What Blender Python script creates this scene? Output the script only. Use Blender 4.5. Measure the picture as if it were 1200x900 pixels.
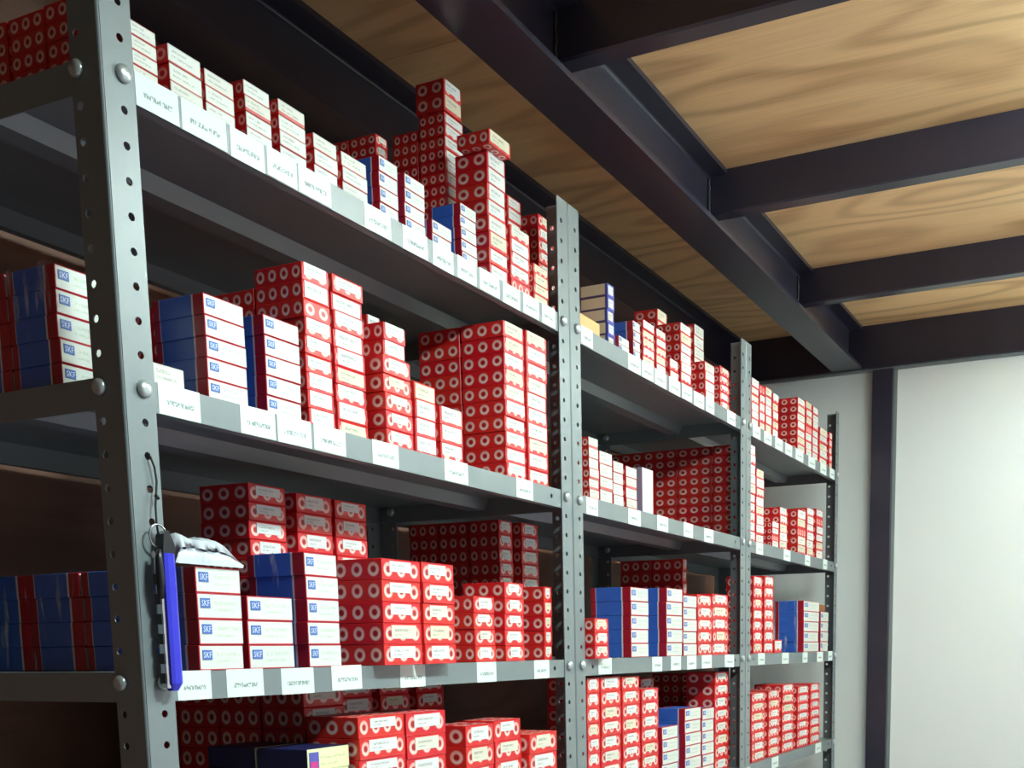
import bpy, bmesh, math, random
from mathutils import Matrix, Vector

# ---------------------------------------------------------------- clearing, camera, world, lights, exposure
for o in list(bpy.data.objects): bpy.data.objects.remove(o, do_unlink=True)
SC = bpy.context.scene
COL = SC.collection
ZO = 2.10                       # height of the top shelf's bolts above the floor

cam_data = bpy.data.cameras.new('camera')
cam = bpy.data.objects.new('camera', cam_data); COL.objects.link(cam)
cam_data.sensor_fit = 'HORIZONTAL'; cam_data.sensor_width = 36.0
cam_data.lens = 1279.283 / 1200 * 36
cam_data.shift_x = (600 - 730.520) / 1200
cam_data.shift_y = (930.415 - 450) / 1200
cam_data.clip_start = 0.02; cam_data.clip_end = 60
cam.matrix_world = Matrix([[0.421007, 0.125019, -0.898401, -0.844347], [-0.906988, 0.045756, -0.418664, -0.956168], [-0.011233, 0.991099, 0.132654, 1.518624], [0.0, 0.0, 0.0, 1.0]])
SC.camera = cam

world = bpy.data.worlds.new('world'); SC.world = world; world.use_nodes = True
world.node_tree.nodes['Background'].inputs[0].default_value = (0.75, 0.8, 0.85, 1)
world.node_tree.nodes['Background'].inputs[1].default_value = 0.3

SC.view_settings.view_transform = 'Standard'; SC.view_settings.look = 'None'
SC.view_settings.gamma = 1.0; SC.view_settings.use_curve_mapping = False
SC.view_settings.exposure = 1.15
LAMP_COLOR = (0.79, 1.0, 0.98)
# twin tube ceiling lamps over the aisle, all outside the frame, the third added to brighten the plywood: (x0, x1, y, tube height above the top shelf, tube strength, watts thrown down by the reflector)
LAMPS = [(0.04, 0.32, -1.02, 0.350, 4.0, 17.0), (1.06, 1.70, -1.20, 0.465, 66.0, 0.0), (1.80, 2.45, -1.25, 0.455, 44.0, 0.0), (2.54, 3.10, -1.30, 0.400, 40.0, 0.0)]
# daylight shines as soft fill from an added, unseen opening across the aisle (x0, x1, z0, z1)
OPEN = (-0.05, 2.95, 0.35, 1.95)
sky = bpy.data.lights.new('fill_daylight', 'AREA'); sky.shape = 'RECTANGLE'; sky.size = OPEN[1]-OPEN[0]; sky.size_y = OPEN[3]-OPEN[2]
sky.energy = 4.0; sky.color = (1.0, 0.98, 1.0)
fill_o = bpy.data.objects.new('fill_daylight', sky); COL.objects.link(fill_o)
fill_o.location = ((OPEN[0]+OPEN[1])/2, -2.56, (OPEN[2]+OPEN[3])/2); fill_o.rotation_euler = (math.radians(90), 0, 0)

# ---------------------------------------------------------------- helpers
def lin(c):
    return tuple((x/255/12.92 if x/255 <= .04045 else ((x/255+.055)/1.055)**2.4) for x in c) + (1,)

class MB:
    """collects geometry for ONE mesh"""
    def __init__(s): s.bm = bmesh.new()
    def box(s, x0, x1, y0, y1, z0, z1, mi=0):
        v = [s.bm.verts.new(p) for p in ((x0,y0,z0),(x1,y0,z0),(x1,y1,z0),(x0,y1,z0),(x0,y0,z1),(x1,y0,z1),(x1,y1,z1),(x0,y1,z1))]
        for q in ((3,2,1,0),(4,5,6,7),(0,1,5,4),(1,2,6,5),(2,3,7,6),(3,0,4,7)):
            s.bm.faces.new([v[i] for i in q]).material_index = mi
        return s
    def prism(s, pts, a, b, axis='x', mi=0):
        """closed 2D profile extruded along an axis; pts are (u,v): x->(y,z), y->(x,z), z->(x,y)"""
        def P(t, u, v): return {'x':(t,u,v),'y':(u,t,v),'z':(u,v,t)}[axis]
        A = [s.bm.verts.new(P(a,*p)) for p in pts]; B = [s.bm.verts.new(P(b,*p)) for p in pts]
        n = len(pts)
        for i in range(n):
            s.bm.faces.new((A[i],A[(i+1)%n],B[(i+1)%n],B[i])).material_index = mi
        s.bm.faces.new(A[::-1]).material_index = mi; s.bm.faces.new(B).material_index = mi
        return s
    def tube(s, pts, r, n=8, mi=0):
        pts = [Vector(p) for p in pts]; rings = []
        for i, p in enumerate(pts):
            d = (pts[min(i+1,len(pts)-1)] - pts[max(i-1,0)]).normalized()
            a = d.orthogonal().normalized() if i == 0 else (ref - d*ref.dot(d)).normalized()
            ref = a; b = d.cross(a); rr = r[i] if isinstance(r,(list,tuple)) else r
            rings.append([s.bm.verts.new(p + (a*math.cos(t) + b*math.sin(t))*rr) for t in [2*math.pi*k/n for k in range(n)]])
        for A, B in zip(rings, rings[1:]):
            for k in range(n):
                f = s.bm.faces.new((A[k],A[(k+1)%n],B[(k+1)%n],B[k])); f.material_index = mi; f.smooth = True
        s.bm.faces.new(rings[0][::-1]).material_index = mi; s.bm.faces.new(rings[-1]).material_index = mi
        return s
    def mesh(s, name, mats, recalc=True):
        if recalc: bmesh.ops.recalc_face_normals(s.bm, faces=s.bm.faces)
        me = bpy.data.meshes.new(name); s.bm.to_mesh(me); s.bm.free()
        for m in (mats if isinstance(mats,(list,tuple)) else [mats]): me.materials.append(m)
        return me
    def build(s, name, mats, parent=None, loc=None):
        return link(name, s.mesh(name, mats), parent, loc)

def link(name, me, parent=None, loc=None, rz=0):
    o = bpy.data.objects.new(name, me); COL.objects.link(o)
    if parent: o.parent = parent
    if loc: o.location = loc
    if rz: o.rotation_euler = (0,0,rz)
    return o
def tag(o, label=None, cat=None, group=None, kind=None):
    if label: o['label'] = label
    if cat: o['category'] = cat
    if group: o['group'] = group
    if kind: o['kind'] = kind
    return o
def empty(name, loc=(0,0,0)):
    o = bpy.data.objects.new(name, None); o.empty_display_size = .05; COL.objects.link(o); o.location = loc
    return o

# ---------------------------------------------------------------- materials
def new_mat(name):
    m = bpy.data.materials.new(name); m.use_nodes = True
    return m, m.node_tree, m.node_tree.nodes['Principled BSDF']
def N(nt, t, **kw):
    n = nt.nodes.new(t)
    for k, v in kw.items(): setattr(n, k, v)
    return n
def math_node(nt, op, a, b=None, c=None):
    n = N(nt, 'ShaderNodeMath', operation=op)
    for i, x in enumerate((a,b,c)):
        if x is None: continue
        if isinstance(x,(int,float)): n.inputs[i].default_value = x
        else: nt.links.new(x, n.inputs[i])
    return n.outputs[0]
def mixc(nt, fac, a, b):
    n = N(nt, 'ShaderNodeMix', data_type='RGBA')
    if isinstance(fac,(int,float)): n.inputs[0].default_value = fac
    else: nt.links.new(fac, n.inputs[0])
    for i, x in ((6,a),(7,b)):
        if isinstance(x, tuple): n.inputs[i].default_value = x
        else: nt.links.new(x, n.inputs[i])
    return n.outputs[2]
def noise(nt, vec, scale, detail=2, rough=.5):
    n = N(nt, 'ShaderNodeTexNoise'); n.inputs['Scale'].default_value = scale
    n.inputs['Detail'].default_value = detail; n.inputs['Roughness'].default_value = rough
    if vec is not None: nt.links.new(vec, n.inputs['Vector'])
    return n.outputs['Fac']
def smooth(nt, x, a, b):
    n = N(nt, 'ShaderNodeMapRange', interpolation_type='SMOOTHSTEP')
    nt.links.new(x, n.inputs[0]); n.inputs[1].default_value = a; n.inputs[2].default_value = b
    return n.outputs[0]
def scaled(nt, vec, s):
    n = N(nt, 'ShaderNodeMapping'); n.inputs['Scale'].default_value = s; nt.links.new(vec, n.inputs['Vector'])
    return n.outputs[0]
def bump(nt, p, h, strength=.3, dist=.001):
    b = N(nt, 'ShaderNodeBump'); b.inputs['Strength'].default_value = strength; b.inputs['Distance'].default_value = dist
    nt.links.new(h, b.inputs['Height']); nt.links.new(b.outputs[0], p.inputs['Normal'])

def paint(name, c, rough=.4, var=.08, scale=30, metal=0, bumpy=.05):
    m, nt, p = new_mat(name)
    co = N(nt,'ShaderNodeTexCoord').outputs['Object']
    f = noise(nt, co, scale, 4)
    a = lin(c); lo = tuple(x*(1-var) for x in a[:3])+(1,); hi = tuple(min(1,x*(1+var)) for x in a[:3])+(1,)
    nt.links.new(mixc(nt, f, lo, hi), p.inputs['Base Color'])
    p.inputs['Roughness'].default_value = rough; p.inputs['Metallic'].default_value = metal
    if bumpy: bump(nt, p, noise(nt, co, scale*12, 2), bumpy, .0006)
    return m

def wood(name, light, dark, axis='y', rough=.55, seed=0.0):
    m, nt, p = new_mat(name)
    co = N(nt,'ShaderNodeTexCoord').outputs['Object']
    off = N(nt,'ShaderNodeVectorMath', operation='ADD'); nt.links.new(co, off.inputs[0]); off.inputs[1].default_value = (seed, seed*1.7, 0)
    co = off.outputs[0]
    s = {'y':(2.6,.62,1),'x':(.62,1,2.6)}[axis]
    base = noise(nt, scaled(nt, co, s), 1.5, 1.5, .35)
    rings = math_node(nt,'FRACT', math_node(nt,'MULTIPLY', base, 10.5))
    line = math_node(nt,'SUBTRACT', 1.0, smooth(nt, math_node(nt,'ABSOLUTE', math_node(nt,'SUBTRACT', rings, .5)), 0.0, .34))
    fs = {'y':(90,3,1),'x':(3,1,90)}[axis]
    fine = noise(nt, scaled(nt, co, fs), 1.5, 4, .6)
    patch = noise(nt, scaled(nt, co, s), 2.2, 2)
    f = math_node(nt,'ADD', math_node(nt,'MULTIPLY', line, math_node(nt,'MULTIPLY', patch, .75)), math_node(nt,'MULTIPLY', math_node(nt,'SUBTRACT', fine, .35), .5))
    n = N(nt,'ShaderNodeClamp'); nt.links.new(f, n.inputs[0])
    nt.links.new(mixc(nt, n.outputs[0], lin(light), lin(dark)), p.inputs['Base Color'])
    p.inputs['Roughness'].default_value = rough
    bump(nt, p, fine, .08, .001)
    return m

def uv_nodes(nt):
    sep = N(nt,'ShaderNodeSeparateXYZ'); nt.links.new(N(nt,'ShaderNodeUVMap').outputs[0], sep.inputs[0])
    return sep.outputs[0], sep.outputs[1]
def band(nt, x, a, b, e=.004):
    return math_node(nt,'MULTIPLY', smooth(nt, x, a-e, a+e), math_node(nt,'SUBTRACT', 1.0, smooth(nt, x, b-e, b+e)))
def rnd(nt): return N(nt,'ShaderNodeObjectInfo').outputs['Random']

def ring_mat(name, red, red2, ring, amount=.8):
    """red print with one pale bearing ring per cell (UV cell = 1 ring)"""
    m, nt, p = new_mat(name); u, v = uv_nodes(nt)
    fu = math_node(nt,'SUBTRACT', math_node(nt,'FRACT', u), .5); fv = math_node(nt,'SUBTRACT', math_node(nt,'FRACT', v), .5)
    r = math_node(nt,'SQRT', math_node(nt,'ADD', math_node(nt,'MULTIPLY', fu, fu), math_node(nt,'MULTIPLY', fv, fv)))
    ringm = band(nt, r, .165, .325, .045)
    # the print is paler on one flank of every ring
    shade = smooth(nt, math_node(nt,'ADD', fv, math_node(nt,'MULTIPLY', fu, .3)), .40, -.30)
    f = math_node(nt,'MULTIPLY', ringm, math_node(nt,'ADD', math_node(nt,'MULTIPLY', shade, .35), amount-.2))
    rr = rnd(nt)
    base = mixc(nt, rr, lin(red), lin(red2))
    wear = noise(nt, N(nt,'ShaderNodeTexCoord').outputs['Object'], 60, 3)
    base2 = mixc(nt, math_node(nt,'MULTIPLY', wear, .22), base, lin((120,14,18)))
    core = math_node(nt,'MULTIPLY', math_node(nt,'SUBTRACT', 1.0, smooth(nt, r, .10, .18)), .5)
    base3 = mixc(nt, core, base2, lin((90,10,16)))
    nt.links.new(mixc(nt, f, base3, lin(ring)), p.inputs['Base Color'])
    p.inputs['Roughness'].default_value = .42
    return m

def text_rows(nt, u, v, rows):
    """faint unreadable print: rows of (v0, v1, u0, u1)"""
    tot = None
    comb = N(nt,'ShaderNodeCombineXYZ'); nt.links.new(math_node(nt,'MULTIPLY', u, 34.0), comb.inputs[0]); nt.links.new(math_node(nt,'MULTIPLY', v, 9.0), comb.inputs[1])
    nt.links.new(math_node(nt,'MULTIPLY', rnd(nt), 50.0), comb.inputs[2])
    g = smooth(nt, noise(nt, comb.outputs[0], 1.0, 1), .42, .52)
    for v0, v1, u0, u1 in rows:
        b = math_node(nt,'MULTIPLY', band(nt, v, v0, v1, .02), band(nt, u, u0, u1, .01))
        tot = b if tot is None else math_node(nt,'MAXIMUM', tot, b)
    return math_node(nt,'MULTIPLY', tot, g)

def label_mat(name, white, cream, ink, rows, dens=.6):
    m, nt, p = new_mat(name); u, v = uv_nodes(nt)
    base = mixc(nt, smooth(nt, rnd(nt), .55, .95), lin(white), lin(cream))
    t = math_node(nt,'MULTIPLY', text_rows(nt, u, v, rows), dens)
    nt.links.new(mixc(nt, t, base, lin(ink)), p.inputs['Base Color']); p.inputs['Roughness'].default_value = .6
    return m

def white_front_mat(name):
    """white end panel, thin red line along the bottom, faint grey print"""
    m, nt, p = new_mat(name); u, v = uv_nodes(nt)
    base = mixc(nt, rnd(nt), lin((212,212,205)), lin((206,200,189)))
    t = math_node(nt,'MULTIPLY', text_rows(nt, u, v, [(.62,.78,.1,.55),(.34,.46,.1,.75)]), .45)
    c = mixc(nt, t, base, lin((90,95,100)))
    thick = math_node(nt,'MULTIPLY', math_node(nt,'GREATER_THAN', rnd(nt), .75), band(nt, v, .0, .24, .02))
    line = math_node(nt,'MAXIMUM', band(nt, v, -.1, .09, .02), thick)
    c = mixc(nt, math_node(nt,'MULTIPLY', line, .85), c, lin((196,40,44)))
    nt.links.new(c, p.inputs['Base Color']); p.inputs['Roughness'].default_value = .5
    return m

def blue_side_mat(name):
    m, nt, p = new_mat(name); u, v = uv_nodes(nt)
    w = noise(nt, N(nt,'ShaderNodeTexCoord').outputs['Object'], 25, 3)
    blue = mixc(nt, w, lin((44,88,182)), lin((66,112,204)))
    c = mixc(nt, band(nt, u, -.2, .20, .004), blue, lin((170,24,44)))
    c = mixc(nt, band(nt, u, .20, .235, .004), c, lin((214,206,210)))
    c = mixc(nt, band(nt, u, .86, .875, .004), c, lin((200,190,196)))
    c = mixc(nt, band(nt, u, .875, 1.2, .004), c, lin((160,24,42)))
    nt.links.new(c, p.inputs['Base Color']); p.inputs['Roughness'].default_value = .33
    return m
def blue_front_mat(name):
    m, nt, p = new_mat(name); u, v = uv_nodes(nt)
    base = mixc(nt, rnd(nt), lin((212,214,205)), lin((205,208,201)))
    t = math_node(nt,'MULTIPLY', text_rows(nt, u, v, [(.56,.70,.38,.92),(.30,.40,.36,.80)]), .28)
    c = mixc(nt, t, base, lin((120,150,90)))
    edge = math_node(nt,'MAXIMUM', band(nt, v, -.2, .055, .015), band(nt, v, .955, 1.2, .015))
    edge = math_node(nt,'MAXIMUM', edge, band(nt, u, -.2, .025, .008))
    c = mixc(nt, edge, c, lin((190,40,58)))
    nt.links.new(c, p.inputs['Base Color']); p.inputs['Roughness'].default_value = .45
    return m

M = {}
M['rack'] = paint('grey_rack_paint', (112,120,122), .36, .06, 25, 0, .06); M['rack'].node_tree.nodes['Principled BSDF'].inputs['Specular IOR Level'].default_value = .85
M['bolt'] = paint('zinc_bolt', (190,196,196), .3, .05, 60, .6, 0)
M['black'] = paint('black_steel_paint', (50,47,60), .30, .12, 14, 0, .05)
M['weld'] = paint('weld_bead', (70,72,78), .35, .1, 80, .5, .2)
M['ply'] = wood('ceiling_plywood', (246,207,150), (170,114,68), 'y')
M['plyback'] = wood('back_plywood', (120,80,60), (84,52,38), 'x', .6, 3.1)
M['wall'] = paint('white_wall_paint', (232,236,234), .5, .02, 5, 0, .03)
M['wallgrey'] = paint('grey_trim', (128,134,134), .4, .04, 12)
M['floor'] = paint('concrete', (184,166,172), .5, .12, 6)
M['deck'] = paint('deck_board', (120,90,60), .7)
M['tagpaper'] = label_mat('shelf_tag_paper', (214,224,218), (208,218,212), (86,96,98), [(.34,.50,.18,.85)], .75)
M['label'] = label_mat('carton_label', (214,214,210), (212,203,178), (50,54,64), [(.52,.72,.12,.72),(.24,.34,.12,.45)], .5)
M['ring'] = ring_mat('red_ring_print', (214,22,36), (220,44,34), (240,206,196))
M['whitefront'] = white_front_mat('white_front_print')
M['blueside'] = blue_side_mat('blue_carton_print')
M['bluefront'] = blue_front_mat('white_end_print')
M['logo'] = paint('logo_blue', (70,104,176), .45, .05, 30, 0, 0)
M['logowhite'] = paint('logo_white', (214,222,236), .5, .02, 30, 0, 0)
def cream_mat():
    m, nt, p = new_mat('cream_card'); u, v = uv_nodes(nt)
    c = mixc(nt, band(nt, v, -.2, .16, .03), lin((226,210,176)), lin((84,70,110)))
    c = mixc(nt, band(nt, u, -.2, .10, .01), c, lin((74,78,160)))
    nt.links.new(c, p.inputs['Base Color']); p.inputs['Roughness'].default_value = .6
    return m
M['cream'] = cream_mat()
M['manila'] = paint('manila_card', (222,176,116), .6, .08, 20)
M['brown'] = paint('brown_card', (150,92,52), .65, .12, 20)
M['violet'] = paint('violet_print', (84,84,170), .45, .1, 30)
M['navy'] = paint('navy_print', (26,32,78), .4, .12, 20)
M['magenta'] = paint('magenta_print', (200,50,130), .45, .05, 30)
M['yellowlabel'] = label_mat('pale_yellow_label', (226,226,176), (226,226,176), (120,120,90), [(.5,.62,.3,.9),(.2,.3,.3,.7)], .4)
M['plainwhite'] = paint('plain_white_card', (212,208,212), .5, .03, 12)
M['lilac'] = paint('lilac_card', (150,136,160), .5, .06, 12)
M['knifeblue'] = paint('blue_plastic', (44,44,190), .3, .05, 20, 0, 0)
M['blackplastic'] = paint('black_plastic', (22,22,26), .35, .1, 20, 0, 0)
M['steel'] = paint('bright_steel', (190,190,196), .22, .05, 50, 1, 0)
M['cordblack'] = paint('black_cord', (18,18,20), .7, .1, 90, 0, 0)

def film(name, tint, opacity, rough=.15, streak=True):
    m, nt, p = new_mat(name); out = nt.nodes['Material Output']
    tr = N(nt,'ShaderNodeBsdfTransparent'); mx = N(nt,'ShaderNodeMixShader')
    p.inputs['Base Color'].default_value = lin(tint); p.inputs['Roughness'].default_value = rough
    co = N(nt,'ShaderNodeTexCoord').outputs['Object']
    f = noise(nt, scaled(nt, co, (60,60,14)), 1.0, 3)
    if streak: nt.links.new(math_node(nt,'MULTIPLY', smooth(nt, f, .55, .75), opacity), mx.inputs[0])
    else: nt.links.new(math_node(nt,'ADD', math_node(nt,'MULTIPLY', f, .25), opacity), mx.inputs[0])
    nt.links.new(tr.outputs[0], mx.inputs[1]); nt.links.new(p.outputs[0], mx.inputs[2]); nt.links.new(mx.outputs[0], out.inputs[0])
    bump(nt, p, f, .6, .004)
    return m
M['bag'] = film('clear_bag', (226,230,236), .62, .25, False)
M['wrap'] = film('stretch_wrap', (226,230,240), .55, .15, True)

def emit(name, c, s):
    m = bpy.data.materials.new(name); m.use_nodes = True; nt = m.node_tree; nt.nodes.clear()
    e = N(nt,'ShaderNodeEmission'); e.inputs[0].default_value = c; e.inputs[1].default_value = s
    nt.links.new(e.outputs[0], N(nt,'ShaderNodeOutputMaterial').inputs[0]); return m

# ---------------------------------------------------------------- the room
X0, X1, Y0, Y1 = -2.4, 3.17, -2.5, 0.50
PLY, BEAM = ZO+.526, ZO+.381
tag(MB().box(X0-.1, X1+.1, Y0-.1, Y1+.1, -.06, 0).build('floor', M['floor']), kind='structure')
deck = tag(MB().box(X0-.1, X1+.1, Y0-.1, Y1+.1, PLY+.015, PLY+.06).build('ceiling', M['deck']), kind='structure')
JX = [-1.307, -.547, .214, .974, 1.733, 2.492]; JW = .046
edges = [X0] + [x+JW/2 for x in JX] + [X1]
for i, (a, b) in enumerate(zip(edges, edges[1:])):
    MB().box(a+.001, b-.001, Y0, Y1, PLY, PLY+.0149).build('plywood_panel', M['ply'], deck)
back = tag(MB().box(X0-.1, X1+.1, Y1, Y1+.06, 0, PLY).build('wall_back', M['plyback']), kind='structure')
tag(MB().box(X0-.1, X0, Y0, Y1, 0, PLY).build('wall_left', M['wallgrey']), kind='structure')
wf = MB()
for a, b, c, d in ((X0-.1,OPEN[0],0,PLY),(OPEN[1],X1+.1,0,PLY),(OPEN[0],OPEN[1],0,OPEN[2]),(OPEN[0],OPEN[1],OPEN[3],PLY)): wf.box(a, b, Y0-.1, Y0, c, d)
tag(wf.build('wall_front', M['wallgrey']), kind='structure')
fr = MB()
for a, b, c, d in ((OPEN[0],OPEN[0]+.05,OPEN[2],OPEN[3]),(OPEN[1]-.05,OPEN[1],OPEN[2],OPEN[3]),(OPEN[0]+.05,OPEN[1]-.05,OPEN[2],OPEN[2]+.05),(OPEN[0]+.05,OPEN[1]-.05,OPEN[3]-.05,OPEN[3])): fr.box(a, b, Y0-.05, Y0+.02, c, d)
tag(fr.build('added_window_1', M['black']), kind='structure')  # frame of the added fill opening, out of view
wr = tag(MB().box(X1+.012, X1+.1, Y0, Y1, 0, PLY).build('wall_right', M['wallgrey']), kind='structure')
PY0, PY1 = -.150, -.080         # the black post stands between the two wall panels
MB().box(X1, X1+.0118, PY1+.004, Y1-.002, 0, BEAM-.006).build('wall_panel', M['wall'], wr)
MB().box(X1, X1+.0118, Y0+.002, PY0-.004, 0, BEAM-.010).build('wall_panel', M['wall'], wr)

def ibeam(cy, w, z0, z1, tf=.011, tw=.008, r=.009):
    pts = []
    h = tw/2
    def arc(cx, cz, a0, a1):
        return [(cx+r*math.cos(math.radians(a0+(a1-a0)*k/4)), cz+r*math.sin(math.radians(a0+(a1-a0)*k/4))) for k in range(5)]
    pts += [(cy-w/2,z0),(cy+w/2,z0),(cy+w/2,z0+tf)]
    pts += arc(cy+h+r, z0+tf+r, 270, 180) + arc(cy+h+r, z1-tf-r, 180, 90)
    pts += [(cy+w/2,z1-tf),(cy+w/2,z1),(cy-w/2,z1),(cy-w/2,z1-tf)]
    pts += arc(cy-h-r, z1-tf-r, 90, 0) + arc(cy-h-r, z0+tf+r, 0, -90)
    pts += [(cy-w/2,z0+tf)]
    return pts
def smooth_by_angle(o, a=.7):
    for p in o.data.polygons: p.use_smooth = True
    o.data.set_sharp_from_angle(angle=a)
    return o
b = smooth_by_angle(MB().prism(ibeam(.0115,.103,BEAM,PLY-.0003), X0+.002, X1-.022).build('steel_girder', M['black']))
tag(b, 'long black steel girder running over the rack fronts under plywood', 'beam', kind=None)
b = smooth_by_angle(MB().prism(ibeam(.4425,.103,BEAM,PLY-.0003), X0+.002, X1-.022).build('steel_girder', M['black']))
tag(b, 'black steel girder along the brown back wall behind the racks', 'beam')
b = MB().box(X1-.02, X1+.0116, Y0+.002, Y1-.002, BEAM, PLY-.0003).box(X1-.028, X1-.02, Y0+.002, Y1-.002, BEAM, BEAM+.006).build('steel_girder', M['black'])
tag(b, 'black steel girder across the top of the white far wall', 'beam')
b = MB().box(X1-.012, X1+.0116, Y0+.002, Y1-.002, BEAM-.009, BEAM-.0002).build('trim_1', M['wallgrey']); tag(b, kind='structure')
b = MB().box(X1-.03, X1+.0114, PY0, PY1, 0, BEAM-.0095).build('steel_post', M['black'])
tag(b, 'black steel post between two white panels of the far wall', 'post')
b = MB().box(X1-.006, X1+.0114, PY0-.012, PY0-.0005, 0, BEAM-.0095).build('trim_2', M['wallgrey']); tag(b, kind='structure')
ordj = {4:'third', 3:'nearest fully seen', 5:'farthest'}
joist_label = {0:'black ceiling joist farthest behind the camera', 1:'black ceiling joist behind the camera, next to the hindmost', 2:'black ceiling joist just before the first one in view',
               3:'nearest of three black ceiling joists, at the top edge of view', 4:'middle of three black ceiling joists over the aisle', 5:'black ceiling joist closest to the far white wall'}
for i, x in enumerate(JX):
    jo = empty('ceiling_joist', (x, 0, ZO+.43)); tag(jo, joist_label[i], 'joist', 'joists under the plywood ceiling')
    pr = [(0,0),(JW,0),(JW,.0957),(0,.0957)]
    c = .004
    MB().prism([(c,0),(JW-c,0),(JW,c),(JW,.0957),(0,.0957),(0,c)], Y0+.002, .0073, 'y').build('joist_tube', M['black'], jo)
    rr = random.Random(i); w = MB()
    w.tube([(-.001+rr.uniform(-.0015,.0015), .004+rr.uniform(-.001,.001), .002+.088*k/14) for k in range(15)], [.0022+rr.uniform(0,.0018) for k in range(15)], 6)
    w.build('weld_seam', M['weld'], jo)

# lamps over the aisle (fittings under the plywood; the third is an added fill lamp)
for i, (xa, xb, y, z, f, watts) in enumerate(LAMPS):
    t = empty('fluorescent_lamp', ((xa+xb)/2, y, ZO+z)); L = xb-xa
    tag(t, ['twin tube ceiling lamp over the near end of the aisle','twin tube ceiling lamp between the nearest and middle joists','added twin tube fill lamp between the middle and farthest joists','twin tube ceiling lamp close to the white far wall'][i], 'lamp', 'ceiling lamps over the aisle')
    up = .526-z
    MB().prism([(-.022,.045),(.022,.045),(.016,.022),(-.016,.022)], -L/2, L/2).box(-L*.4, -L*.4+.02, -.01, .01, .045, up-.0005).box(L*.4-.02, L*.4, -.01, .01, .045, up-.0005).build('lamp_housing', M['plainwhite'], t)
    tm = emit('lit_tube', LAMP_COLOR+(1,), f)
    for s in (-1,1):
        MB().tube([(-L/2+.01, s*.028, 0),(L/2-.01, s*.028, 0)], .013, 10).build('tube', tm, t)
    if watts:
        ld = bpy.data.lights.new('lamp_light', 'AREA'); ld.shape = 'RECTANGLE'; ld.size = L; ld.size_y = .16; ld.energy = watts; ld.color = LAMP_COLOR
        lo = bpy.data.objects.new('lamp_light', ld); COL.objects.link(lo); lo.parent = t; lo.location = (0,0,-.016)

# ---------------------------------------------------------------- shelving units
PITCH = 0.03406; S = 9*PITCH; XH = .0259; YH = .032
UTOP = ZO+.208
def holed_strip(mb, wa, wb, hc, zs, ztop, zbot, t, P, r=.0043, mi=0):
    """flat strip (width wa..wb) with a round hole at width hc at each z in zs; P(w, depth, z) -> xyz"""
    bm = mb.bm; n = 8
    zs = sorted(zs, reverse=True); hp = PITCH/2
    def quad(a, b, c, d): bm.faces.new([bm.verts.new(P(*q)) for q in (a,b,c,d)]).material_index = mi
    cells = []
    for z in zs: cells.append((z-min(hp,hc-wa+.02), z+min(hp,hc-wa+.02), z))
    cur = ztop
    for z0, z1, z in cells:
        if cur - z1 > 1e-5:
            for dp in (0,t): quad((wa,dp,z1),(wb,dp,z1),(wb,dp,cur),(wa,dp,cur))
        cur = z0
        outer = []; inner = []
        for k in range(n):
            a = math.pi/4*k
            ca, sa = math.cos(a), math.sin(a)
            ou = wb if ca > .3 else (wa if ca < -.3 else hc); ov = z1 if sa > .3 else (z0 if sa < -.3 else z)
            outer.append((ou, ov)); inner.append((hc+r*ca, z+r*sa))
        for k in range(n):
            j = (k+1) % n
            for dp in (0,t): quad((*outer[k][:1],dp,outer[k][1]),(outer[j][0],dp,outer[j][1]),(inner[j][0],dp,inner[j][1]),(inner[k][0],dp,inner[k][1]))
            quad((inner[k][0],0,inner[k][1]),(inner[j][0],0,inner[j][1]),(inner[j][0],t,inner[j][1]),(inner[k][0],t,inner[k][1]))
    if cur - zbot > 1e-5:
        for dp in (0,t): quad((wa,dp,zbot),(wb,dp,zbot),(wb,dp,cur),(wa,dp,cur))
    quad((wb,0,zbot),(wb,t,zbot),(wb,t,ztop),(wb,0,ztop)); quad((wa,0,ztop),(wb,0,ztop),(wb,t,ztop),(wa,t,ztop))

def upright_mesh(sx, sy):
    mb = MB(); t = .0016; r = .003
    zs = [ZO-k*PITCH for k in range(-5, 61)]
    holed_strip(mb, r, .041, XH, zs, UTOP, .004, t, lambda w,d,z: (sx*w, sy*d, z))
    holed_strip(mb, r, .042, YH, zs, UTOP, .004, t, lambda w,d,z: (sx*d, sy*w, z))
    bm = mb.bm; arc = [(r-r*math.cos(a), r-r*math.sin(a)) for a in [math.pi/2*k/4 for k in range(5)]]
    for (xa,ya),(xb,yb) in zip(arc, arc[1:]):
        f = bm.faces.new([bm.verts.new(q) for q in ((sx*xa,sy*ya,.004),(sx*xb,sy*yb,.004),(sx*xb,sy*yb,UTOP),(sx*xa,sy*ya,UTOP))]); f.smooth = True
    mb.box(min(0,sx*.043), max(0,sx*.043), min(0,sy*.044), max(0,sy*.044), 0, .004)
    bmesh.ops.remove_doubles(bm, verts=bm.verts, dist=1e-5)
    return mb.mesh('upright', M['rack'])
UM = {(sx,sy): upright_mesh(sx,sy) for sx in (1,-1) for sy in (1,-1)}
def bolt_mesh():
    mb = MB(); n = 12
    prof = [(.0088,0),(.0088,-.0035),(.0072,-.0055),(.004,-.0066),(.0004,-.007)]
    rings = [[mb.bm.verts.new((rr*math.cos(2*math.pi*k/n), y, rr*math.sin(2*math.pi*k/n))) for k in range(n)] for rr, y in prof]
    for A, B in zip(rings, rings[1:]):
        for k in range(n): mb.bm.faces.new((A[k],A[(k+1)%n],B[(k+1)%n],B[k])).smooth = True
    mb.bm.faces.new(rings[0]); mb.bm.faces.new(rings[-1])
    return mb.mesh('bolt', M['bolt'])
BOLT = bolt_mesh()

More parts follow.
